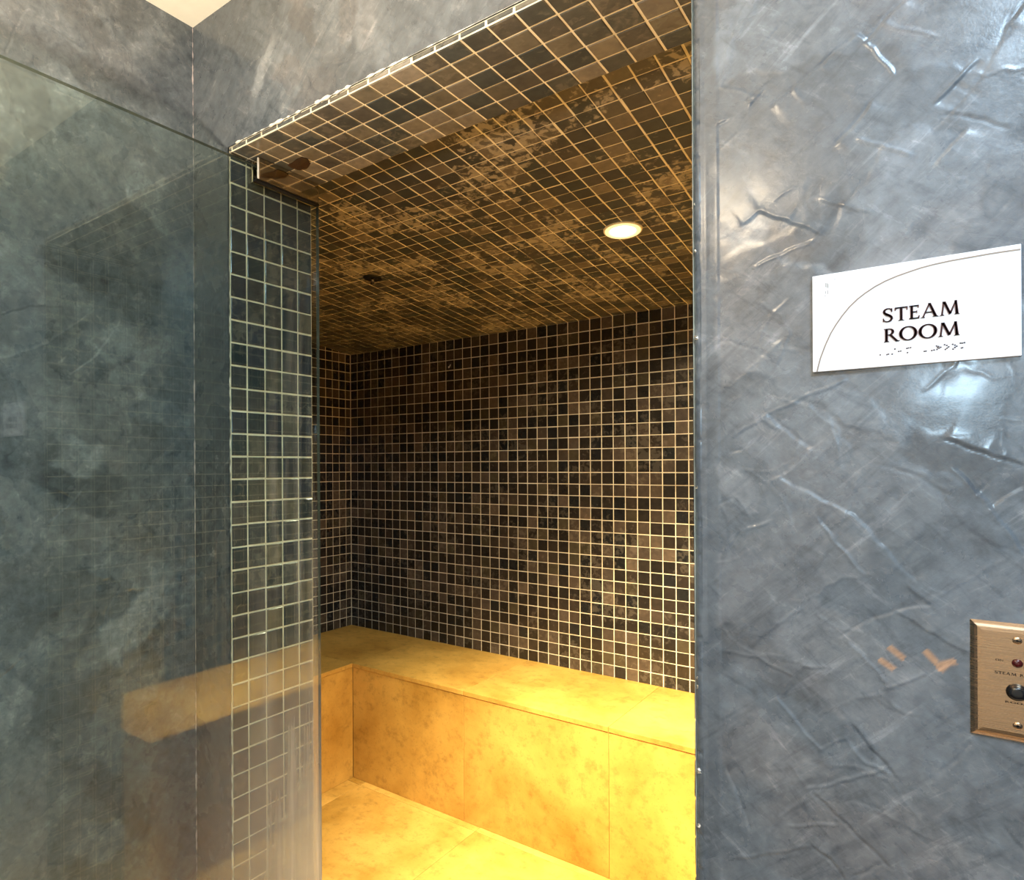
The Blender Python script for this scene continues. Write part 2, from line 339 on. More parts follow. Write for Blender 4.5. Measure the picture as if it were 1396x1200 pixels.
# ---------------------------------------------------------------- trowelled plaster walls
def seglist(poly):
    return [(poly[i], poly[i+1]) for i in range(len(poly)-1)]
def relief(U, V, seed, n_strokes, ridges, urange, vrange, angles=(40, -38)):
    """height and pigment fields of overlapping trowel passes"""
    r = np.random.default_rng(seed)
    Hh = np.zeros_like(U); Pg = np.full_like(U, .4); Wm = np.zeros_like(U)
    for _ in range(n_strokes):
        cu, cv = r.uniform(*urange), r.uniform(*vrange)
        an = math.radians(r.choice(angles)+r.normal(0, 16)); Ls, Ws = r.uniform(.07, .26), r.uniform(.03, .11)
        bend = r.normal(0, .9)
        R_ = max(Ls, Ws)
        ii = np.where((np.abs(U[:, 0]-cu) < R_))[0]; jj = np.where(np.abs(V[0]-cv) < R_)[0]
        if not len(ii) or not len(jj): continue
        sl = (slice(ii[0], ii[-1]+1), slice(jj[0], jj[-1]+1))
        du, dv = U[sl]-cu, V[sl]-cv
        s = du*math.cos(an)+dv*math.sin(an); t = -du*math.sin(an)+dv*math.cos(an)
        t = t-bend*s*s+.004*np.sin(s*90+r.uniform(0, 6))+.0015*np.sin(s*310)
        s = s+.006*np.sin(t*120+r.uniform(0, 6))
        sh = r.uniform(.0006, .0025)
        mk = 1/(1+np.exp(np.clip((np.abs(t)-Ws/2)/sh, -30, 30)))/(1+np.exp(np.clip((np.abs(s)-Ls/2)/(sh*3), -30, 30)))
        lean = r.uniform(-1, 1)*.0009
        h = lean*(t/Ws)+r.normal(0, .00015)
        al = r.uniform(.5, .95)
        Hh[sl] = Hh[sl]*(1-mk*al)+h*mk*al
        edge = np.exp(-((np.abs(t)-Ws/2)/.0013)**2)*(np.abs(s) < Ls/2)*(.5+.5*np.sin(s*40+r.uniform(0, 6)))
        Hh[sl] += edge*r.uniform(-.0001, .00035)*(np.sign(t) == np.sign(lean))
        Pg[sl] = Pg[sl]*(1-mk*.55)+np.clip(r.normal(.42, .2), .05, .95)*mk*.55
        Wm[sl] = Wm[sl]*(1-mk*.5)+max(0, r.normal(.05, .28))*mk*.5
    extra = []
    for _ in range(int(n_strokes*.8)):
        cu, cv = r.uniform(*urange), r.uniform(*vrange); an = math.radians(r.choice(angles)+r.normal(0, 22)); l = r.uniform(.012, .06); k = r.normal(0, .25)
        q = [(cu+math.cos(an)*l*t_-math.sin(an)*l*k*t_*t_, cv+math.sin(an)*l*t_+math.cos(an)*l*k*t_*t_) for t_ in (-1, -.4, .2, 1)]
        extra.append((q, r.choice([.00018, -.0002, .00022]), r.uniform(-.0002, .0002)))
    for poly, amp, step in list(ridges)+extra:
        for (a, b_) in seglist(poly):
            a, b_ = np.array(a), np.array(b_); d = b_-a; Ln = np.hypot(*d)
            if Ln < 1e-5: continue
            d = d/Ln
            mgn = .06
            ii = np.where((U[:, 0] > min(a[0], b_[0])-mgn) & (U[:, 0] < max(a[0], b_[0])+mgn))[0]; jj = np.where((V[0] > min(a[1], b_[1])-mgn) & (V[0] < max(a[1], b_[1])+mgn))[0]
            if not len(ii) or not len(jj): continue
            sl = (slice(ii[0], ii[-1]+1), slice(jj[0], jj[-1]+1))
            s, t = (lambda du, dv: (du*d[0]+dv*d[1], -du*d[1]+dv*d[0]))(U[sl]-a[0], V[sl]-a[1])
            msk = 1/(1+np.exp(-np.clip((s+.001)/.0012, -30, 30)))/(1+np.exp(np.clip((s-Ln-.001)/.0012, -30, 30)))
            t = t+.0008*np.sin(s*170+a[0]*900)
            Hh[sl] += msk*(amp*np.exp(-(t/.0013)**2)+step*(t > 0)*np.exp(-np.abs(t)/.014)*(1-np.exp(-np.abs(t)/.0008)))
    return Hh, Pg, Wm
def wave(U, V, seed, k=14):
    r = np.random.default_rng(seed); o = np.zeros_like(U)
    for _ in range(k):
        f = r.uniform(8, 60); an = r.uniform(0, 6.28); o += np.sin((U*math.cos(an)+V*math.sin(an))*f+r.uniform(0, 6))/f
    return o
def grid_wall(name, U1, V1, to3d, Hh, Pg, Wm, keep, flip, Sc=None):
    Sc = np.zeros_like(Pg) if Sc is None else Sc
    nu, nv = len(U1), len(V1); U, V = np.meshgrid(U1, V1, indexing='ij')
    P = to3d(U, V, Hh).reshape(-1, 3)
    idx = np.arange(nu*nv).reshape(nu, nv)
    q = np.stack([idx[:-1, :-1], idx[1:, :-1], idx[1:, 1:], idx[:-1, 1:]], -1)
    cu, cv = (U1[:-1]+U1[1:])/2, (V1[:-1]+V1[1:])/2
    k = keep(*np.meshgrid(cu, cv, indexing='ij')); q = q[k]
    if flip: q = q[:, ::-1]
    used = np.zeros(nu*nv, bool); used[q.ravel()] = True
    rm = np.cumsum(used)-1; q = rm[q]; P = P[used]
    me = bpy.data.meshes.new(name); me.vertices.add(len(P)); me.vertices.foreach_set('co', P.ravel().astype(np.float32))
    me.loops.add(q.size); me.polygons.add(len(q)); me.loops.foreach_set('vertex_index', q.ravel().astype(np.int32))
    me.polygons.foreach_set('loop_start', np.arange(0, q.size, 4, dtype=np.int32))
    me.update(calc_edges=True); me.polygons.foreach_set('use_smooth', np.ones(len(q), bool))
    at = me.color_attributes.new('pigment', 'FLOAT_COLOR', 'POINT')
    col = np.stack([Pg.ravel()[used], np.clip(Wm.ravel()[used], 0, 1), Sc.ravel()[used], np.ones(len(P))], 1)
    at.data.foreach_set('color', col.ravel().astype(np.float32))
    me.update(); return me

def XZ(*pts): return [(on_plane(px, py, 1, 0).x, on_plane(px, py, 1, 0).z) for px, py in pts]
def YZ(*pts): return [(on_plane(px, py, 0, -A).y, on_plane(px, py, 0, -A).z) for px, py in pts]
R1, R2 = .00055, -.0005
front_ridges = [
 (XZ((1232, 0), (1205, 28), (1180, 56)), R2, .0008), (XZ((1165, 47), (1120, 88), (1080, 120), (1053, 143)), R2, .0009), (XZ((1165, 46), (1190, 65), (1218, 100)), R1, -.0004),
 (XZ((1185, 142), (1160, 175), (1140, 195)), R2, .0006), (XZ((1073, 25), (1050, 50), (1030, 72)), R2, .0003), (XZ((1330, 85), (1300, 113), (1278, 138)), R1, -.0008),
 (XZ((1313, 178), (1292, 202), (1275, 222)), R2, .0005), (XZ((1012, 305), (1035, 288), (1075, 300), (1120, 318)), R1, .0006), (XZ((1033, 362), (1070, 345), (1105, 330)), R1, -.0004),
 (XZ((1170, 190), (1205, 200), (1240, 212)), R1, .0003), (XZ((1120, 272), (1150, 280), (1187, 290)), R1, .0003), (XZ((1200, 32), (1240, 42), (1275, 48)), .0003, 0),
 (XZ((1022, 145), (1040, 128)), R2, .0003), (XZ((965, 180), (990, 165)), R2, .0004), (XZ((1396, 5), (1375, 30)), R2, .0006),
 (XZ((1045, 565), (1075, 588), (1105, 612)), R2, -.0006), (XZ((1043, 567), (1100, 540), (1150, 520)), R1, .0003), (XZ((1105, 612), (1080, 640), (1052, 656)), R1, .0004),
 (XZ((1065, 652), (1130, 685), (1165, 700), (1200, 740), (1245, 790)), R2, -.0008), (XZ((1115, 707), (1135, 735), (1175, 780)), R1, -.0005), (XZ((1118, 715), (1133, 700)), R2, 0),
 (XZ((1290, 600), (1345, 618), (1396, 636)), R2, .0008), (XZ((1300, 640), (1340, 680), (1396, 755)), R1, -.0005), (XZ((1348, 693), (1396, 660)), R2, -.0005), (XZ((1332, 672), (1345, 658)), R2, 0),
 (XZ((975, 640), (995, 618), (1010, 612)), R2, -.0005), (XZ((1000, 595), (1040, 570), (1057, 585)), R1, .0004), (XZ((985, 760), (1010, 725), (1050, 710)), R1, -.0005), (XZ((978, 690), (995, 680)), R2, 0),
 (XZ((1145, 868), (1180, 848), (1220, 832), (1270, 824)), R2, -.0006), (XZ((1220, 832), (1270, 862), (1320, 890)), R1, .0005), (XZ((1157, 876), (1180, 900), (1208, 928)), R1, -.0004),
 (XZ((1025, 880), (1060, 850), (1090, 832)), R1, .0003), (XZ((1240, 800), (1275, 830)), R1, .0003), (XZ((985, 888), (1030, 895), (1080, 922)), R1, .0003), (XZ((1068, 945), (1095, 908), (1130, 910)), R1, 0),
 (XZ((1060, 952), (1085, 985), (1118, 1022)), R1, -.0006), (XZ((1118, 1022), (1155, 1005)), R1, .0004), (XZ((1160, 988), (1190, 1025), (1222, 1060)), R2, .0005), (XZ((1152, 1008), (1180, 1040), (1214, 1055)), R1, -.0004),
 (XZ((1103, 1076), (1160, 1062), (1212, 1046)), .0006, -.0004), (XZ((1108, 1080), (1070, 1110), (1048, 1135), (1040, 1160)), R1, .0003), (XZ((1110, 1083), (1140, 1112), (1180, 1150), (1212, 1182)), R2, .0004),
 (XZ((990, 1045), (1008, 1090), (1022, 1130)), R2, -.0004), (XZ((995, 1172), (1060, 1162), (1105, 1154)), R1, .0004), (XZ((1105, 1154), (1130, 1170), (1150, 1198)), R2, .0005), (XZ((1078, 1126), (1140, 1124)), R1, -.0003),
 (XZ((1142, 1120), (1143, 1060)), .0003, 0), (XZ((1205, 940), (1230, 930), (1262, 920)), .0006, 0), (XZ((1118, 974), (1160, 955), (1205, 945)), .0003, 0), (XZ((1165, 1195), (1200, 1178)), R2, .0003),
 (XZ((1280, 1058), (1325, 1015)), R2, -.0003), (XZ((1370, 1130), (1396, 1160)), R2, .0004), (XZ((1200, 945), (1224, 968)), .0004, 0),
 # lintel
 (XZ((430, 0), (445, 45), (460, 78)), R2, .0004), (XZ((392, 70), (405, 100), (420, 135)), R2, -.0004), (XZ((470, 5), (498, 38)), R2, .0003), (XZ((485, 55), (505, 40), (520, 20)), R1, 0),
 (XZ((487, 110), (490, 90), (510, 30)), R2, .0003), (XZ((545, 25), (570, 30), (600, 5)), R1, -.0005), (XZ((560, 60), (600, 42), (640, 10)), R1, .0003),
]
U1 = np.concatenate([np.linspace(-A, -.004, 42), np.linspace(0, W_-.0, 480)[0:], W_+np.linspace(.0006, .012, 14), np.linspace(W_+.014, 1.46, 290)])
U1 = np.unique(np.round(U1, 5)); V1 = np.unique(np.round(np.concatenate([np.linspace(.45, H+.010, 900), np.linspace(H+.012, HOUT, 165)]), 5))
U, V = np.meshgrid(U1, V1, indexing='ij')
Hh, Pg, Wm = relief(U, V, 5, 175, front_ridges, (.97, 1.46), (.4, 2.4))
H2, P2, W2 = relief(U, V, 9, 70, [], (0, 1.0), (2.05, 2.45), (55, -50, 75))
lint = (U < W_) & (V > H)
Hh = np.where(lint, H2, Hh); Pg = np.where(lint, P2, Pg); Wm = np.where(lint, W2, Wm)
def sm(x, a, b): t_ = np.clip((x-a)/(b-a), 0, 1); return t_*t_*(3-2*t_)
irr = .003*np.sin(V*37)+.002*np.sin(V*90+1)
keepmask = np.where(V > H+.0, 1, sm(U+irr, .993, 1.002)); keepmask = np.where(U < .02, .12, keepmask)
keepmask = np.where((V > H) & (U > .01) & (U < .12), sm(U, .01, .12)*.9+.12, keepmask)
Hh = Hh*keepmask*1.35 + .0006*wave(U, V, 3); Pg = .36+(Pg-.36)*np.maximum(keepmask, .15); Wm = Wm*keepmask
# orange scuffs beside the control plate
Sc = np.zeros_like(U)
for (a, b_) in [((1213, 883), (1232, 898)), ((1200, 900), (1218, 912)), ((1262, 888), (1275, 902)), ((1276, 908), (1302, 902)), ((1281, 914), (1292, 904))]:
    (ax, az), (bx, bz) = XZ(a, b_)
    L_ = math.hypot(bx-ax, bz-az); s = ((U-ax)*(bx-ax)+(V-az)*(bz-az))/L_; t = (-(U-ax)*(bz-az)+(V-az)*(bx-ax))/L_
    Sc = np.maximum(Sc, .55*(s > -.001)*(s < L_+.001)*np.exp(-(t/.0035)**4))
# rounded outside corner at the right of the doorway, chipped here and there; eased lintel and left edges
cr = .010
back = np.zeros_like(U)
inr = (U >= W_-1e-6) & (U < W_+cr) & (V < H+.02)
arc = cr-np.sqrt(np.maximum(0, cr*cr-(W_+cr-U)**2))
lump = .0012*np.abs(np.sin(V*63)*np.sin(V*150+2))**6+.0008*np.sin(V*21)
back = np.where(inr, arc+lump, back)
band = (U > W_+cr) & (U < 1.0); Hh = np.where(band, Hh-.0003*np.exp(-((U-W_-cr-.006)/.003)**2), Hh)
Hh = Hh+np.where(band, .0006*np.exp(-((U-.997)/.006)**2)*(.4+.6*np.abs(np.sin(V*17)*np.sin(V*41+.5))), 0)
def keep_front(u, v): return ~((u > 0) & (u < W_) & (v < H+.010))
me = grid_wall('wall_front', U1, V1, lambda U, V, h: np.stack([U, -h+back, V], -1), Hh, Pg, Wm, keep_front, False, Sc)
wf = struct(link('wall_front', me, M_PLASTER))
# the rest of that wall, outside the view, and the solid behind the plaster
bm = bmesh.new(); box(bm, (1.459, .0, 0), (2.5, .02, HOUT)); box(bm, (W_+.002, .012, 0), (2.5, D-.001, .46)); box(bm, (-A, .001, 0), (-.001, .02, .452)); box(bm, (W_, .0, 0), (1.46, .02, .452))
me2 = bpy.data.meshes.new('wall_front_rest'); bm.to_mesh(me2); bm.free()
at = me2.color_attributes.new('pigment', 'FLOAT_COLOR', 'POINT'); at.data.foreach_set('color', [.4, .1, 0, 1]*len(me2.vertices))
struct(link('wall_front_rest', me2, M_PLASTER))

left_ridges = [
 (YZ((95, 115), (150, 145), (210, 168), (264, 187)), R2, .0009), (YZ((75, 122), (140, 150), (200, 185), (263, 205)), R2, -.0003), (YZ((60, 30), (85, 48), (115, 68)), R1, -.0005), (YZ((35, 12), (20, 40), (8, 72)), R2, .0003),
 (YZ((95, 245), (112, 265), (132, 290)), R1, .0004), (YZ((135, 310), (150, 320)), R2, 0), (YZ((95, 510), (130, 485), (155, 450), (172, 455)), R2, -.0006), (YZ((0, 430), (45, 418), (85, 420)), R2, .0004),
 (YZ((15, 365), (55, 400)), R1, 0), (YZ((50, 245), (75, 262)), R1, .0003), (YZ((0, 505), (20, 530), (30, 570)), R2, -.0004), (YZ((60, 665), (90, 675), (120, 695)), R2, .0006), (YZ((150, 695), (180, 710), (212, 732)), R1, .0004),
 (YZ((65, 715), (95, 690), (120, 660)), R1, -.0003), (YZ((10, 650), (60, 660), (100, 680)), R2, .0003), (YZ((180, 855), (215, 875)), R1, 0), (YZ((0, 925), (35, 895)), R2, .0004), (YZ((5, 935), (20, 960)), R2, 0), (YZ((140, 860), (145, 830), (165, 800)), R2, 0),
 (YZ((120, 430), (60, 470), (0, 490)), .0003, .0004), (YZ((50, 1065), (70, 1050)), R1, 0),
]
U1 = np.linspace(-.62, 0, 300); V1 = np.linspace(.35, HOUT, 1000); U, V = np.meshgrid(U1, V1, indexing='ij')
Hh, Pg, Wm = relief(U, V, 21, 150, left_ridges, (-.62, 0), (.35, 2.4), (140, 35, 150)); Hh = Hh*1.8; Pg = Pg+.10
fade = 1-sm(U, -.10, -.03)*.75; Hh = Hh*fade+.0006*wave(U, V, 8); Pg = .48+(Pg-.48)*fade; Wm = Wm*.5*fade
Hh = np.where(U > -.002, 0, Hh)
me = grid_wall('wall_corridor_left', U1, V1, lambda U, V, h: np.stack([-A+h, U, V], -1), Hh, Pg, Wm, lambda u, v: v > 0, False)
struct(link('wall_corridor_left', me, M_PLASTER))
def plain(name, lo, hi, mat):
    bm = bmesh.new(); box(bm, lo, hi); me = bpy.data.meshes.new(name); bm.to_mesh(me); bm.free()
    at = me.color_attributes.new('pigment', 'FLOAT_COLOR', 'POINT'); at.data.foreach_set('color', [.4, .1, 0, 1]*len(me.vertices))
    return struct(link(name, me, mat))
plain('wall_corridor_left_rest', (-A-.03, -2.6, 0), (-A-.001, -.615, HOUT), M_PLASTER)
plain('wall_corridor_left_base', (-A-.03, -.62, 0), (-A-.001, 0, .36), M_PLASTER)
plain('wall_corridor_right', (2.5, -2.6, 0), (2.53, .02, HOUT), M_PLASTER)
plain('wall_corridor_back', (-A, -2.63, 0), (2.5, -2.6, HOUT), M_CEIL)
plain('ceiling', (-A-.03, -2.6, HOUT), (2.53, .02, HOUT+.03), M_CEIL)
# shell of the steam room behind its mosaics (keeps daylight out)
bm = bmesh.new()
box(bm, (XL-.05, D-.003, 0), (XL-.001, B+.05, 2.4)); box(bm, (XR+.001, D-.003, 0), (XR+.05, B+.05, 2.4)); box(bm, (XL, B+.001, 0), (XR, B+.05, 2.4))
box(bm, (XL-.05, D-.04, ceil_z(D)+.01), (XR+.05, B+.05, ceil_z(D)+.05))
box(bm, (XL, .022, 0), (-.001, D-.003, 2.3)); box(bm, (W_+.012, .022, .455), (XR, D-.003, 2.3)); box(bm, (-.001, .022, H+.012), (W_+.012, D-.003, 2.3))
struct(from_bm('wall_core', bm, paint_mat('masonry', (.3, .29, .27))))

# ---------------------------------------------------------------- floors
def slab_floor(name, x0, x1, y0, y1, xs, ys, mat, z=0):
    bm = bmesh.new(); cl = bm.loops.layers.float_color.new('slab')
    xb = [x0]+[x for x in xs if x0 < x < x1]+[x1]; yb = [y0]+[y for y in ys if y0 < y < y1]+[y1]
    box(bm, (x0, y0, z-.03), (x1, y1, z-.0035))
    for i in range(len(xb)-1):
        for j in range(len(yb)-1):
            box(bm, (xb[i]+.0008, yb[j]+.0008, z-.01), (xb[i+1]-.0008, yb[j+1]-.0008, z), bevel=.0008, seg=1)
            c = (random.random(), random.random(), random.random(), 1)
            for f in bm.faces:
                if f.calc_center_median().x > xb[i] and all(l[cl][3] == 0 for l in f.loops) or False: pass
    me = bpy.data.meshes.new(name); bm.to_mesh(me); bm.free()
    at = me.color_attributes['slab'] if 'slab' in me.color_attributes else me.color_attributes.new('slab', 'FLOAT_COLOR', 'CORNER')
    buf = []
    for p in me.polygons:
        c = p.center; i = sum(c.x > x for x in xb); j = sum(c.y > y for y in yb)
        v = ((i*.37+j*.71) % 1, (i*.53+j*.29) % 1, (i*.17+j*.83) % 1, 1); buf += list(v)*p.loop_total
    at.data.foreach_set('color', buf)
    return struct(link(name, me, mat))
slab_floor('floor', XL, XR, D, B, [-.18-.595, -.18, .415, 1.01], [.64, 1.235], M_FLOOR)
slab_floor('floor_threshold', 0, W_, 0, D, [.5], [], M_FLOOR)
slab_floor('floor_corridor', -A, 2.5, -2.6, -.0005, [.3, .9, 1.5, 2.1], [-.5, -1.1, -1.7, -2.3], M_HALLFLOOR)

# ---------------------------------------------------------------- built-in bench
bench = empty('stone_bench', (0, 1.5, 0))
thing(bench, 'built-in tan limestone bench running round the tiled steam room walls', 'bench')
YF, XF, XG, TH = B-.518, -.849, .81, .018
def slab(name, lo, hi):
    bm = bmesh.new(); box(bm, lo, hi, bevel=.0012, seg=2); me = bpy.data.meshes.new(name); 
    for v in bm.verts: v.co -= Vector((0, 1.5, 0))
    bm.to_mesh(me); bm.free()
    c = (random.random(), random.random(), random.random(), 1)
    at = me.color_attributes.new('slab', 'FLOAT_COLOR', 'CORNER'); at.data.foreach_set('color', list(c)*len(me.loops))
    return link(name, me, M_STONE, bench)
e = .0006
tx = [XF, -.253, .335, XG]
for a, b_ in zip(tx, tx[1:]): slab('seat_slab', (a+e, YF-.003, HB-TH), (b_-e, B-.0005, HB))
for a, b_ in ((D+.002, .72), (.72, YF-.003), (YF-.003, B-.0005)):
    slab('seat_slab', (XL+.0005, a+e, HB-TH), (XF+.003-e, b_-e, HB)); slab('seat_slab', (XG-.003+e, a+e, HB-TH), (XR-.0005, b_-e, HB))
for a, b_ in zip(tx, tx[1:]): slab('riser_slab', (a+e, YF, .0005), (b_-e, YF+.02, HB-TH-.0008))
for a, b_ in ((D+.002, .72), (.72, YF)):
    slab('riser_slab', (XF-.02, a+e, .0005), (XF, b_-e, HB-TH-.0008)); slab('riser_slab', (XG, a+e, .0005), (XG+.02, b_-e, HB-TH-.0008))
slab('riser_slab', (XG+.02, D+.002, .0005), (XR-.002, D+.02, HB-TH-.0008))

# ---------------------------------------------------------------- recessed downlight
dl = empty('recessed_downlight', LAMP)
thing(dl, 'round recessed downlight glowing in the mosaic ceiling', 'light')
tilt = Vector((0, -SL, 1)).normalized()   # ceiling normal (upwards)
zc = ceil_z(LAMP.y)-LAMP.z
bm = bmesh.new(); disc_stack(bm, (0, 0, zc-.002), -tilt, [(-.004, .056), (.002, .0555), (.004, .053), (.0035, .0505), (-.004, .050)], 48, caps=False)
from_bm('trim_ring', bm, M_RING, dl)
bm = bmesh.new(); disc_stack(bm, (0, 0, zc-.002), -tilt, [(-.004, .037), (.0, .036), (.003, .026), (.0045, .012), (.0048, .001)], 40)
from_bm('lens', bm, M_BULB, dl)
bm = bmesh.new(); disc_stack(bm, (0, 0, zc-.002), -tilt, [(.001, .051), (.006, .050), (.0075, .044), (.005, .037), (.0, .0365)], 48, caps=False)
from_bm('frosted_rim', bm, simple('lit_frosted_glass', (.9, .85, .6), .4, emit=(1, .86, .42), es=.9), dl)

d2 = dl.copy(); d2.location = LAMP2+Vector((0, 0, ceil_z(LAMP2.y)-LAMP2.z-zc)); C.objects.link(d2)  # unseen copy, added as a source for the bright bench and floor
d2['label'] = 'added second downlight, unseen behind the lintel over the right-hand bench'
for ch in list(dl.children):
    c_ = ch.copy(); C.objects.link(c_); c_.parent = d2

# ---------------------------------------------------------------- sprinkler and hook
n0 = on_plane(508, 380, 2, 2.088); yy = n0.y; zz = ceil_z(yy)
sp = empty('ceiling_nozzle', (n0.x, yy, zz)); thing(sp, 'small dark nozzle set in the far left of the mosaic ceiling', 'nozzle')
bm = bmesh.new(); disc_stack(bm, (0, 0, -.0015), -tilt, [(-.004, .036), (.001, .036), (.003, .034), (.004, .018), (.001, .014)], 32); from_bm('collar', bm, M_DARK, sp)
bm = bmesh.new(); disc_stack(bm, (0, 0, -.004), -tilt, [(0, .006), (.010, .006), (.011, .004), (.016, .004), (.0165, .009), (.018, .009)], 20)
from_bm('tip', bm, M_CHROME, sp)
hk = on_plane(614, 500, 1, B)
ho = empty('wall_hook', hk); thing(ho, 'tiny white hook on the dark tiled back wall', 'hook')
bm = bmesh.new(); box(bm, (-.010, -.004, -.004), (.010, -.0012, .022), bevel=.001); from_bm('plate', bm, M_DARK, ho)
cu = bpy.data.curves.new('hook', 'CURVE'); cu.dimensions = '3D'; cu.bevel_depth = .002; cu.bevel_resolution = 2
s_ = cu.splines.new('BEZIER'); s_.bezier_points.add(2)
for bp_, co in zip(s_.bezier_points, ((-.009, -.004, .001), (.0, -.013, -.007), (.011, -.015, .008))):
    bp_.co = co; bp_.handle_left_type = bp_.handle_right_type = 'AUTO'
tmp = bpy.data.objects.new('tmp', cu); C.objects.link(tmp); dg = bpy.context.evaluated_depsgraph_get(); me = bpy.data.meshes.new_from_object(tmp.evaluated_get(dg)); bpy.data.objects.remove(tmp)
me.name = 'hook'; me.materials.clear(); link('prong', me, M_WHITE, ho)

# ---------------------------------------------------------------- glass door, swung open into the corridor
door = empty('door_1', (.02, .2, 0)); struct(door)
def rel(bm, o):
    for v in bm.verts: v.co -= o.location
    return bm
bm = bmesh.new(); box(bm, (.015, -.64, .012), (.025, .246, 2.060))
for f in bm.faces: f.material_index = 0 if abs(f.normal.x) > .5 else 1
rel(bm, door); gp = from_bm('glass_panel', bm, [M_GLASS, M_EDGE], door)
mtx = gp  # streak mask lives in wall coordinates: keep the mesh origin at the world origin
gp.data.transform(Matrix.Translation(door.location)); gp.location = -door.location
bm = bmesh.new(); box(bm, (.026, .056, 2.026), (.038, .234, 2.074), bevel=.0012); box(bm, (.003, .056, 2.026), (.014, .234, 2.074), bevel=.0012); box(bm, (.014, .058, 2.0605), (.026, .232, 2.073))
box(bm, (.014, .232, 2.03), (.026, .2345, 2.07)); rel(bm, door)
b2 = bmesh.new(); box(b2, (.0335, .0525, 2.0265), (.0378, .0555, 2.0735), bevel=.0008); rel(b2, door); from_bm('end_glint', b2, M_GLINT, door)  # pale strip paints the bright reflection on the fitting's end
b2 = bmesh.new(); box(b2, (.0252, .048, 2.0215), (.0372, .236, 2.0258)); box(b2, (.0255, .058, 2.0742), (.036, .185, 2.0764)); rel(b2, door); from_bm('dark_strips', b2, M_DARK, door)  # dark strips: an edge line below, shade painted into the gap above
pf = from_bm('patch_fitting', bm, M_CHROME, door)
pf['label'] = 'polished metal patch fitting clamping the top corner of the glass'
bm = bmesh.new(); disc_stack(bm, (.021, .196, 2.070), (0, 0, 1), [(0, .006), (.006, .006)], 20); rel(bm, door); from_bm('pivot_pin', bm, M_DARK, door)
bm = bmesh.new(); box(bm, (.003, .08, .002), (.038, .234, .06), bevel=.002); rel(bm, door); from_bm('bottom_patch_fitting', bm, M_CHROME, door)
bm = bmesh.new()   # rust-eaten hole of the top pivot in the soffit
pts = [on_plane(px, py, 2, H-.002) for px, py in ((398, 222), (404, 217), (411, 214), (420, 217), (423, 224), (418, 230), (408, 232), (398, 229), (392, 225))]
vt = [bm.verts.new(p_+Vector((0, 0, -.001))) for p_ in pts]; ce = bm.verts.new(sum((p_ for p_ in pts), Vector())/len(pts)+Vector((0, 0, -.006)))
vb = [bm.verts.new(p_+Vector((0, 0, .001))) for p_ in pts]
for k in range(len(vt)):
    bm.faces.new((vt[k], vt[(k+1) % len(vt)], ce)); bm.faces.new((vb[k], vb[(k+1) % len(vt)], vt[(k+1) % len(vt)], vt[k]))
struct(from_bm('trim_5', bm, M_RUST))

# grout bead, broken and lumpy, along the lintel's lower edge and both door edges
def bead(name, path, rad, mat, n=420):
    bm = bmesh.new(); rings = []
    a, b_ = Vector(path[0]), Vector(path[1]); ax = (b_-a).normalized(); u = ax.orthogonal().normalized(); v = ax.cross(u)
    for k in range(n+1):
        t = k/n; s = t*(b_-a).length
        r = rad*max(.12, .55+.45*math.sin(s*97+1)+.5*math.sin(s*231)+.45*math.sin(s*43+2)+random.uniform(-.25, .25))*(.6+.4*math.sin(s*7))
        r = min(r, rad*1.5)
        c = a+(b_-a)*t+u*random.uniform(-.0003, .0003)
        rings.append([bm.verts.new(c+(u*math.cos(q*1.0472)+v*math.sin(q*1.0472))*max(r, .0002)) for q in range(6)])
    for p, q in zip(rings, rings[1:]):
        for k in range(6):
            bm.faces.new((p[k], p[(k+1) % 6], q[(k+1) % 6], q[k])).smooth = True
    return struct(from_bm(name, bm, mat))
M_BEAD = paint_mat('white_caulk', (.80, .76, .68), 60, .35)
bead('trim_6', ((.03, -.0002, H+.0105), (W_, -.0002, H+.0105)), .0028, M_BEAD)
bead('trim_9', ((-A+.0005, -.0008, .4), (-A+.0005, -.0008, HOUT)), .0017, paint_mat('corner_caulk', (.42, .36, .36), 30, .5))
bead('trim_7', ((.0015, .0015, .4), (.0015, .0015, H)), .0012, M_BEAD)
bm = bmesh.new()   # chips of bare white plaster on the right corner
for z_, s_ in ((1.107, .0026), (1.118, .0024), (1.000, .003), (1.72, .002), (1.55, .0022), (1.66, .0018), (1.36, .0016), (.93, .002)):
    r_ = bmesh.ops.create_icosphere(bm, subdivisions=2, radius=s_)
    for v in r_['verts']: v.co = Vector((v.co.x*.7+W_+.004+random.uniform(-.002, .004), v.co.y*.5+.002, v.co.z*1.3+z_))
struct(from_bm('trim_8', bm, M_BEAD, smooth=True))

# ---------------------------------------------------------------- lettering
def arcpts(cx, cy, rx, ry, a0, a1, n=20):
    return [(cx+rx*math.cos(math.radians(a0+(a1-a0)*k/n)), cy+ry*math.sin(math.radians(a0+(a1-a0)*k/n))) for k in range(n+1)]
def ribbon(pts, ws):
    out_l, out_r = [], []
    for i, (p, w_) in enumerate(zip(pts, ws)):
        a = pts[max(0, i-1)]; b_ = pts[min(len(pts)-1, i+1)]; dx, dy = b_[0]-a[0], b_[1]-a[1]; l = math.hypot(dx, dy)
        out_l.append((p[0]-dy/l*w_/2, p[1]+dx/l*w_/2)); out_r.append((p[0]+dy/l*w_/2, p[1]-dx/l*w_/2))
    return [[out_l[i], out_l[i+1], out_r[i+1], out_r[i]] for i in range(len(pts)-1)]
def serif(x, w_, y=0, s=1): return [(x-w_/2, y), (x+w_/2, y), (x+w_*.2, y+.05*s), (x-w_*.2, y+.05*s)]
def stem(x, w_, y0=0, y1=1): return [(x-w_/2, y0), (x+w_/2, y0), (x+w_/2, y1), (x-w_/2, y1)]
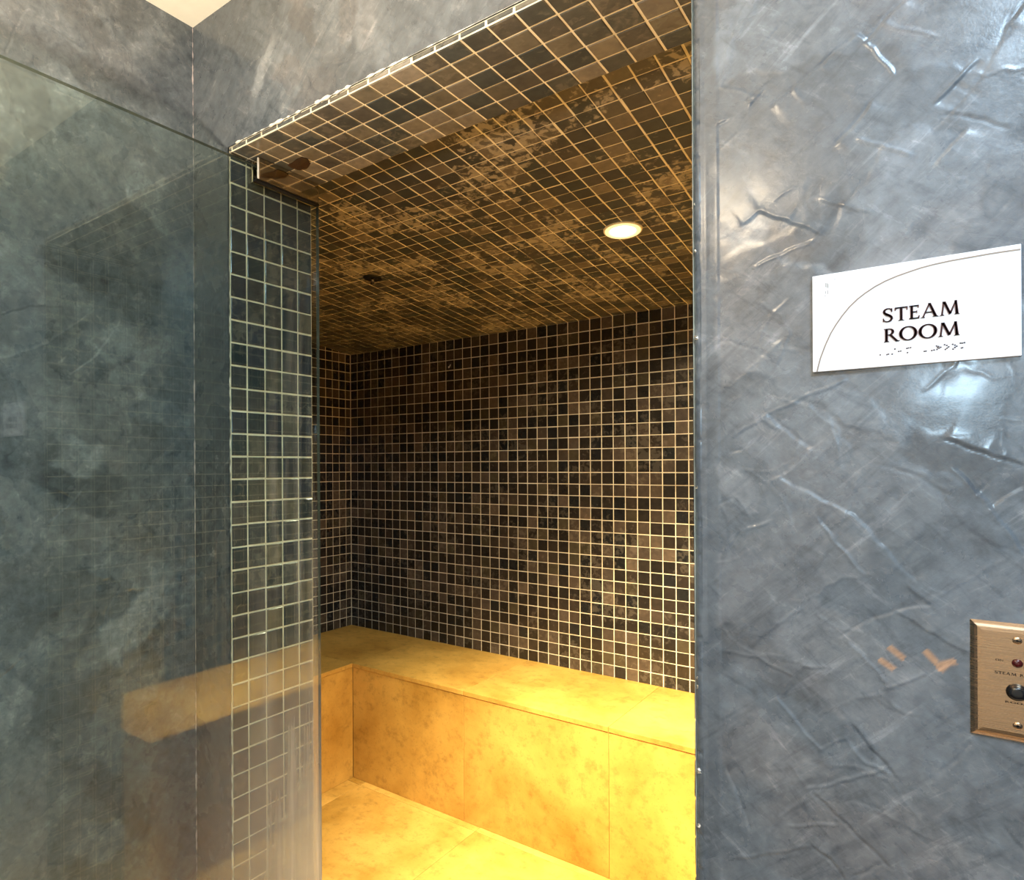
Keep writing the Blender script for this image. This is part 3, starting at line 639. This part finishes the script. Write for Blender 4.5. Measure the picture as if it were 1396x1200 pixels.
def ring(cx, cy, rx, ry, ix, iy, a0=0, a1=360, n=36):
    o = arcpts(cx, cy, rx, ry, a0, a1, n); i_ = arcpts(cx, cy, ix, iy, a0, a1, n)
    return [[o[k], o[k+1], i_[k+1], i_[k]] for k in range(n)]
def glyph(ch):
    if ch == 'T': return .78, [stem(.39, .15), serif(.39, .38), [(0, .91), (.78, .91), (.78, 1), (0, 1)], [(0, .91), (.0, .76), (.03, .76), (.09, .91)], [(.78, .91), (.69, .91), (.75, .76), (.78, .76)]]
    if ch == 'E': return .64, [stem(.16, .15), [(.02, 0), (.60, 0), (.60, .08), (.02, .08)], [(.02, .92), (.58, .92), (.58, 1), (.02, 1)], [(.16, .48), (.48, .48), (.48, .55), (.16, .55)],
                               [(.54, .08), (.60, 0), (.64, .22), (.60, .22)], [(.58, 1), (.52, .92), (.55, .80), (.58, .80)], [(.45, .55), (.45, .48), (.48, .40), (.48, .63)]]
    if ch == 'A': return 1.0, [[(.05, 0), (.13, 0), (.53, 1.0), (.45, 1.0)], [(.42, 1.03), (.56, 1.03), (.95, 0), (.77, 0)], [(.22, .33), (.78, .33), (.75, .40), (.25, .40)], serif(.10, .26), serif(.86, .34)]
    if ch == 'M': return 1.14, [[(.09, 0), (.17, 0), (.27, 1), (.19, 1)], [(.17, 1), (.33, 1), (.66, .10), (.54, .04)], [(.54, .04), (.66, .10), (.98, 1), (.91, 1)], [(.87, 1), (.99, 1), (1.09, 0), (.92, 0)], serif(.13, .26), serif(1.0, .30)]
    if ch == 'R': return .84, [stem(.16, .15), serif(.17, .32), [(.02, .95), (.2, .95), (.2, 1), (.02, 1)]] + ring(.30, .74, .30, .26, .16, .185, -90, 90, 18) + [[(.16, .925), (.32, .925), (.32, 1), (.16, 1)], [(.16, .48), (.32, .48), (.32, .55), (.16, .55)], [(.30, .50), (.47, .50), (.86, -.02), (.70, -.02)], [(.7, -.02), (.86, -.02), (.93, .04), (.80, .05)]]
    if ch == 'O': return 1.06, ring(.53, .5, .51, .53, .34, .455)
    if ch == 'N': return .95, [stem(.12, .09), stem(.80, .09), [(.07, 1), (.22, 1), (.84, .0), (.76, .0)], serif(.12, .28)]
    if ch == 'S':
        pts = [(.60, .78), (.57, .90), (.45, .985), (.30, .985), (.16, .90), (.11, .77), (.16, .64), (.30, .54), (.44, .46), (.56, .36), (.60, .23), (.54, .09), (.40, .01), (.26, .01), (.12, .08), (.07, .22)]
        ws = [.03, .07, .07, .08, .12, .15, .16, .17, .17, .16, .15, .12, .08, .07, .07, .03]
        return .70, ribbon(pts, ws) + [[(.57, .72), (.62, .72), (.62, .99), (.58, .99)], [(.05, .02), (.09, .02), (.10, .28), (.05, .28)]]
def text(bm, s, x0, x1, z0, h, y0, y1, mi=0, sp_=.10, bold=(-.02, 0, .02)):
    gs = [glyph(c) if c != ' ' else (.5, []) for c in s]
    tot = sum(g[0] for g in gs)+sp_*(len(gs)-1); k = (x1-x0)/tot; x = x0
    for wd, polys in gs:
        for p in polys:
            for sx in bold: prism(bm, [(x+(q[0]+sx)*k, z0+q[1]*h) for q in p], y0-abs(sx)*.0004, y1, mi)
        x += (wd+sp_)*k

sign = empty('room_sign', (1.1885, 0, 1.548)); thing(sign, 'white steam room name sign with brown serif lettering on the blue plaster', 'sign')
def srel(bm):
    bmesh.ops.recalc_face_normals(bm, faces=bm.faces)
    for v in bm.verts: v.co -= sign.location
    return bm
bm = bmesh.new(); box(bm, (1.1005, -.0052, 1.4935), (1.2768, .001, 1.6028), bevel=.0006); from_bm('backing_plate', srel(bm), M_WHITE, sign)
bm = bmesh.new(); text(bm, 'STEAM', 1.1657, 1.2300, 1.5413, .0142, -.0062, -.0051); text(bm, 'ROOM', 1.1669, 1.2300, 1.5197, .0142, -.0062, -.0051, sp_=.03)
lt = from_bm('lettering', srel(bm), M_BROWN, sign); lt['label'] = 'raised brown serif letters'
ap = []
for px, py in ((150, 825), (158, 790), (170, 745), (200, 665), (232, 595), (262, 545), (300, 490), (345, 435), (395, 387), (440, 352), (500, 312), (560, 280), (630, 250), (700, 225), (775, 200), (850, 180), (950, 158), (1050, 140), (1180, 117), (1275, 102), (1375, 88)):
    q = on_plane(1080+px/4.418, 320+py/4.418, 1, -.0052); ap.append((q.x, q.z))
bm = bmesh.new()
for p in ribbon(ap, [.0014]*len(ap)): prism(bm, p, -.0056, -.0051)
from_bm('arc_line', srel(bm), M_ARC, sign)
bm = bmesh.new()
for px, py in ((100, 937), (192, 932), (212, 926), (262, 925), (300, 857), (350, 890), (378, 884), (462, 848), (482, 842), (512, 838), (470, 905), (700, 888), (722, 884), (800, 877), (832, 870), (866, 815), (880, 835), (872, 862), (893, 822), (900, 845), (922, 832),
               (975, 798), (1005, 808), (1030, 826), (1008, 845), (985, 862), (1085, 792), (1115, 802), (1140, 818), (1115, 835), (1090, 858), (1190, 776), (1215, 776), (1245, 770), (1205, 842), (1218, 838)):
    q = on_plane(1190+px/9.971, 390+py/9.971, 1, -.0052)
    disc_stack(bm, (q.x, -.0051, q.z), (0, -1, 0), [(0, .00095), (.0004, .0008), (.0006, .0003)], 10)
from_bm('braille_dots', srel(bm), M_GREY, sign)
bm = bmesh.new()
for px, py, w_, h_ in ((1125.5, 386, .0012, .0045), (1127.5, 386, .0009, .005), (1129, 387, .0010, .0048), (1125.5, 397, .0010, .0030), (1128.5, 396, .0012, .0042), (1138, 380.3, .0012, .0010), (1111.5, 384.5, .0007, .0012), (1125, 403, .0018, .0006)):
    q = on_plane(px, py, 1, -.0052); prism(bm, [(q.x-w_/2, q.z-h_), (q.x+w_/2, q.z-h_), (q.x+w_/2, q.z), (q.x-w_/2, q.z)], -.0055, -.0051)
from_bm('small_print', srel(bm), simple('pale_grey_print', (.34, .33, .32), .5), sign)

# ---------------------------------------------------------------- control plate
cp = empty('control_plate', (1.272, 0, 1.1725)); thing(cp, 'brushed metal control plate with a black push button beside the doorway', 'switch')
def crel(bm, rc=True):
    if rc: bmesh.ops.recalc_face_normals(bm, faces=bm.faces)
    for v in bm.verts: v.co -= cp.location
    return bm
bm = bmesh.new()
x0, x1, z0, z1 = 1.237, 1.307, 1.1148, 1.2305
lv = [(-.0, 0), (-.0012, 0), (-.0042, .0030), (-.0052, .0055), (-.0056, .009), (-.0057, .02)]
rg = []
for yv, ins in lv: rg.append([bm.verts.new(q) for q in ((x0+ins, yv, z0+ins), (x1-ins, yv, z0+ins), (x1-ins, yv, z1-ins), (x0+ins, yv, z1-ins))])
for a, b_ in zip(rg, rg[1:]):
    for k in range(4): bm.faces.new((a[k], a[(k+1) % 4], b_[(k+1) % 4], b_[k]))
bm.faces.new(rg[-1]); bm.faces.new(rg[0][::-1])
from_bm('plate', crel(bm), M_STEEL, cp)
for zc_ in (1.2146, 1.1312):
    bm = bmesh.new(); disc_stack(bm, (1.2722, -.005, zc_), (0, -1, 0), [(0, .0038), (.0012, .0036), (.0018, .0026), (.0019, .0005)], 24)
    so = from_bm('screw', crel(bm), M_STEEL, cp)
    bm = bmesh.new(); box(bm, (1.2722-.0026, -.0071, zc_-.0005), (1.2722+.0026, -.0067, zc_+.0005)); disc_stack(bm, (1.2722, -.0066, zc_), (0, -1, 0), [(0, .0012), (.0005, .0012)], 12)
    bmesh.ops.recalc_face_normals(bm, faces=bm.faces)
    for v in bm.verts: v.co -= cp.location
    from_bm('screw_slot', bm, M_DARK, so)
bm = bmesh.new(); disc_stack(bm, (1.2722, -.0050, 1.1924), (0, -1, 0), [(0, .0042), (.0012, .0042), (.0024, .003), (.0028, .001)], 28)
o = from_bm('indicator_lamp', crel(bm), M_LED, cp); o['label'] = 'dark red indicator lamp'
bm = bmesh.new(); disc_stack(bm, (1.2718, -.0050, 1.1640), (0, -1, 0), [(0, .0082), (.002, .0082), (.003, .0074), (.0042, .0068), (.0068, .0066), (.0078, .0055), (.0082, .003), (.0083, .0005)], 36)
o = from_bm('push_button', crel(bm), M_BUTTON, cp); o['label'] = 'black push button'
bm = bmesh.new(); text(bm, 'ON', 1.2560, 1.2620, 1.1925, .0019, -.0060, -.0056); text(bm, 'STEAM ROOM', 1.2555, 1.2890, 1.1798, .0026, -.0060, -.0056, sp_=.12)
text(bm, 'ROOM', 1.2630, 1.2810, 1.1524, .0017, -.0060, -.0056)
from_bm('engraved_text', crel(bm), simple('engraved_brown', (.03, .014, .008), .6), cp)
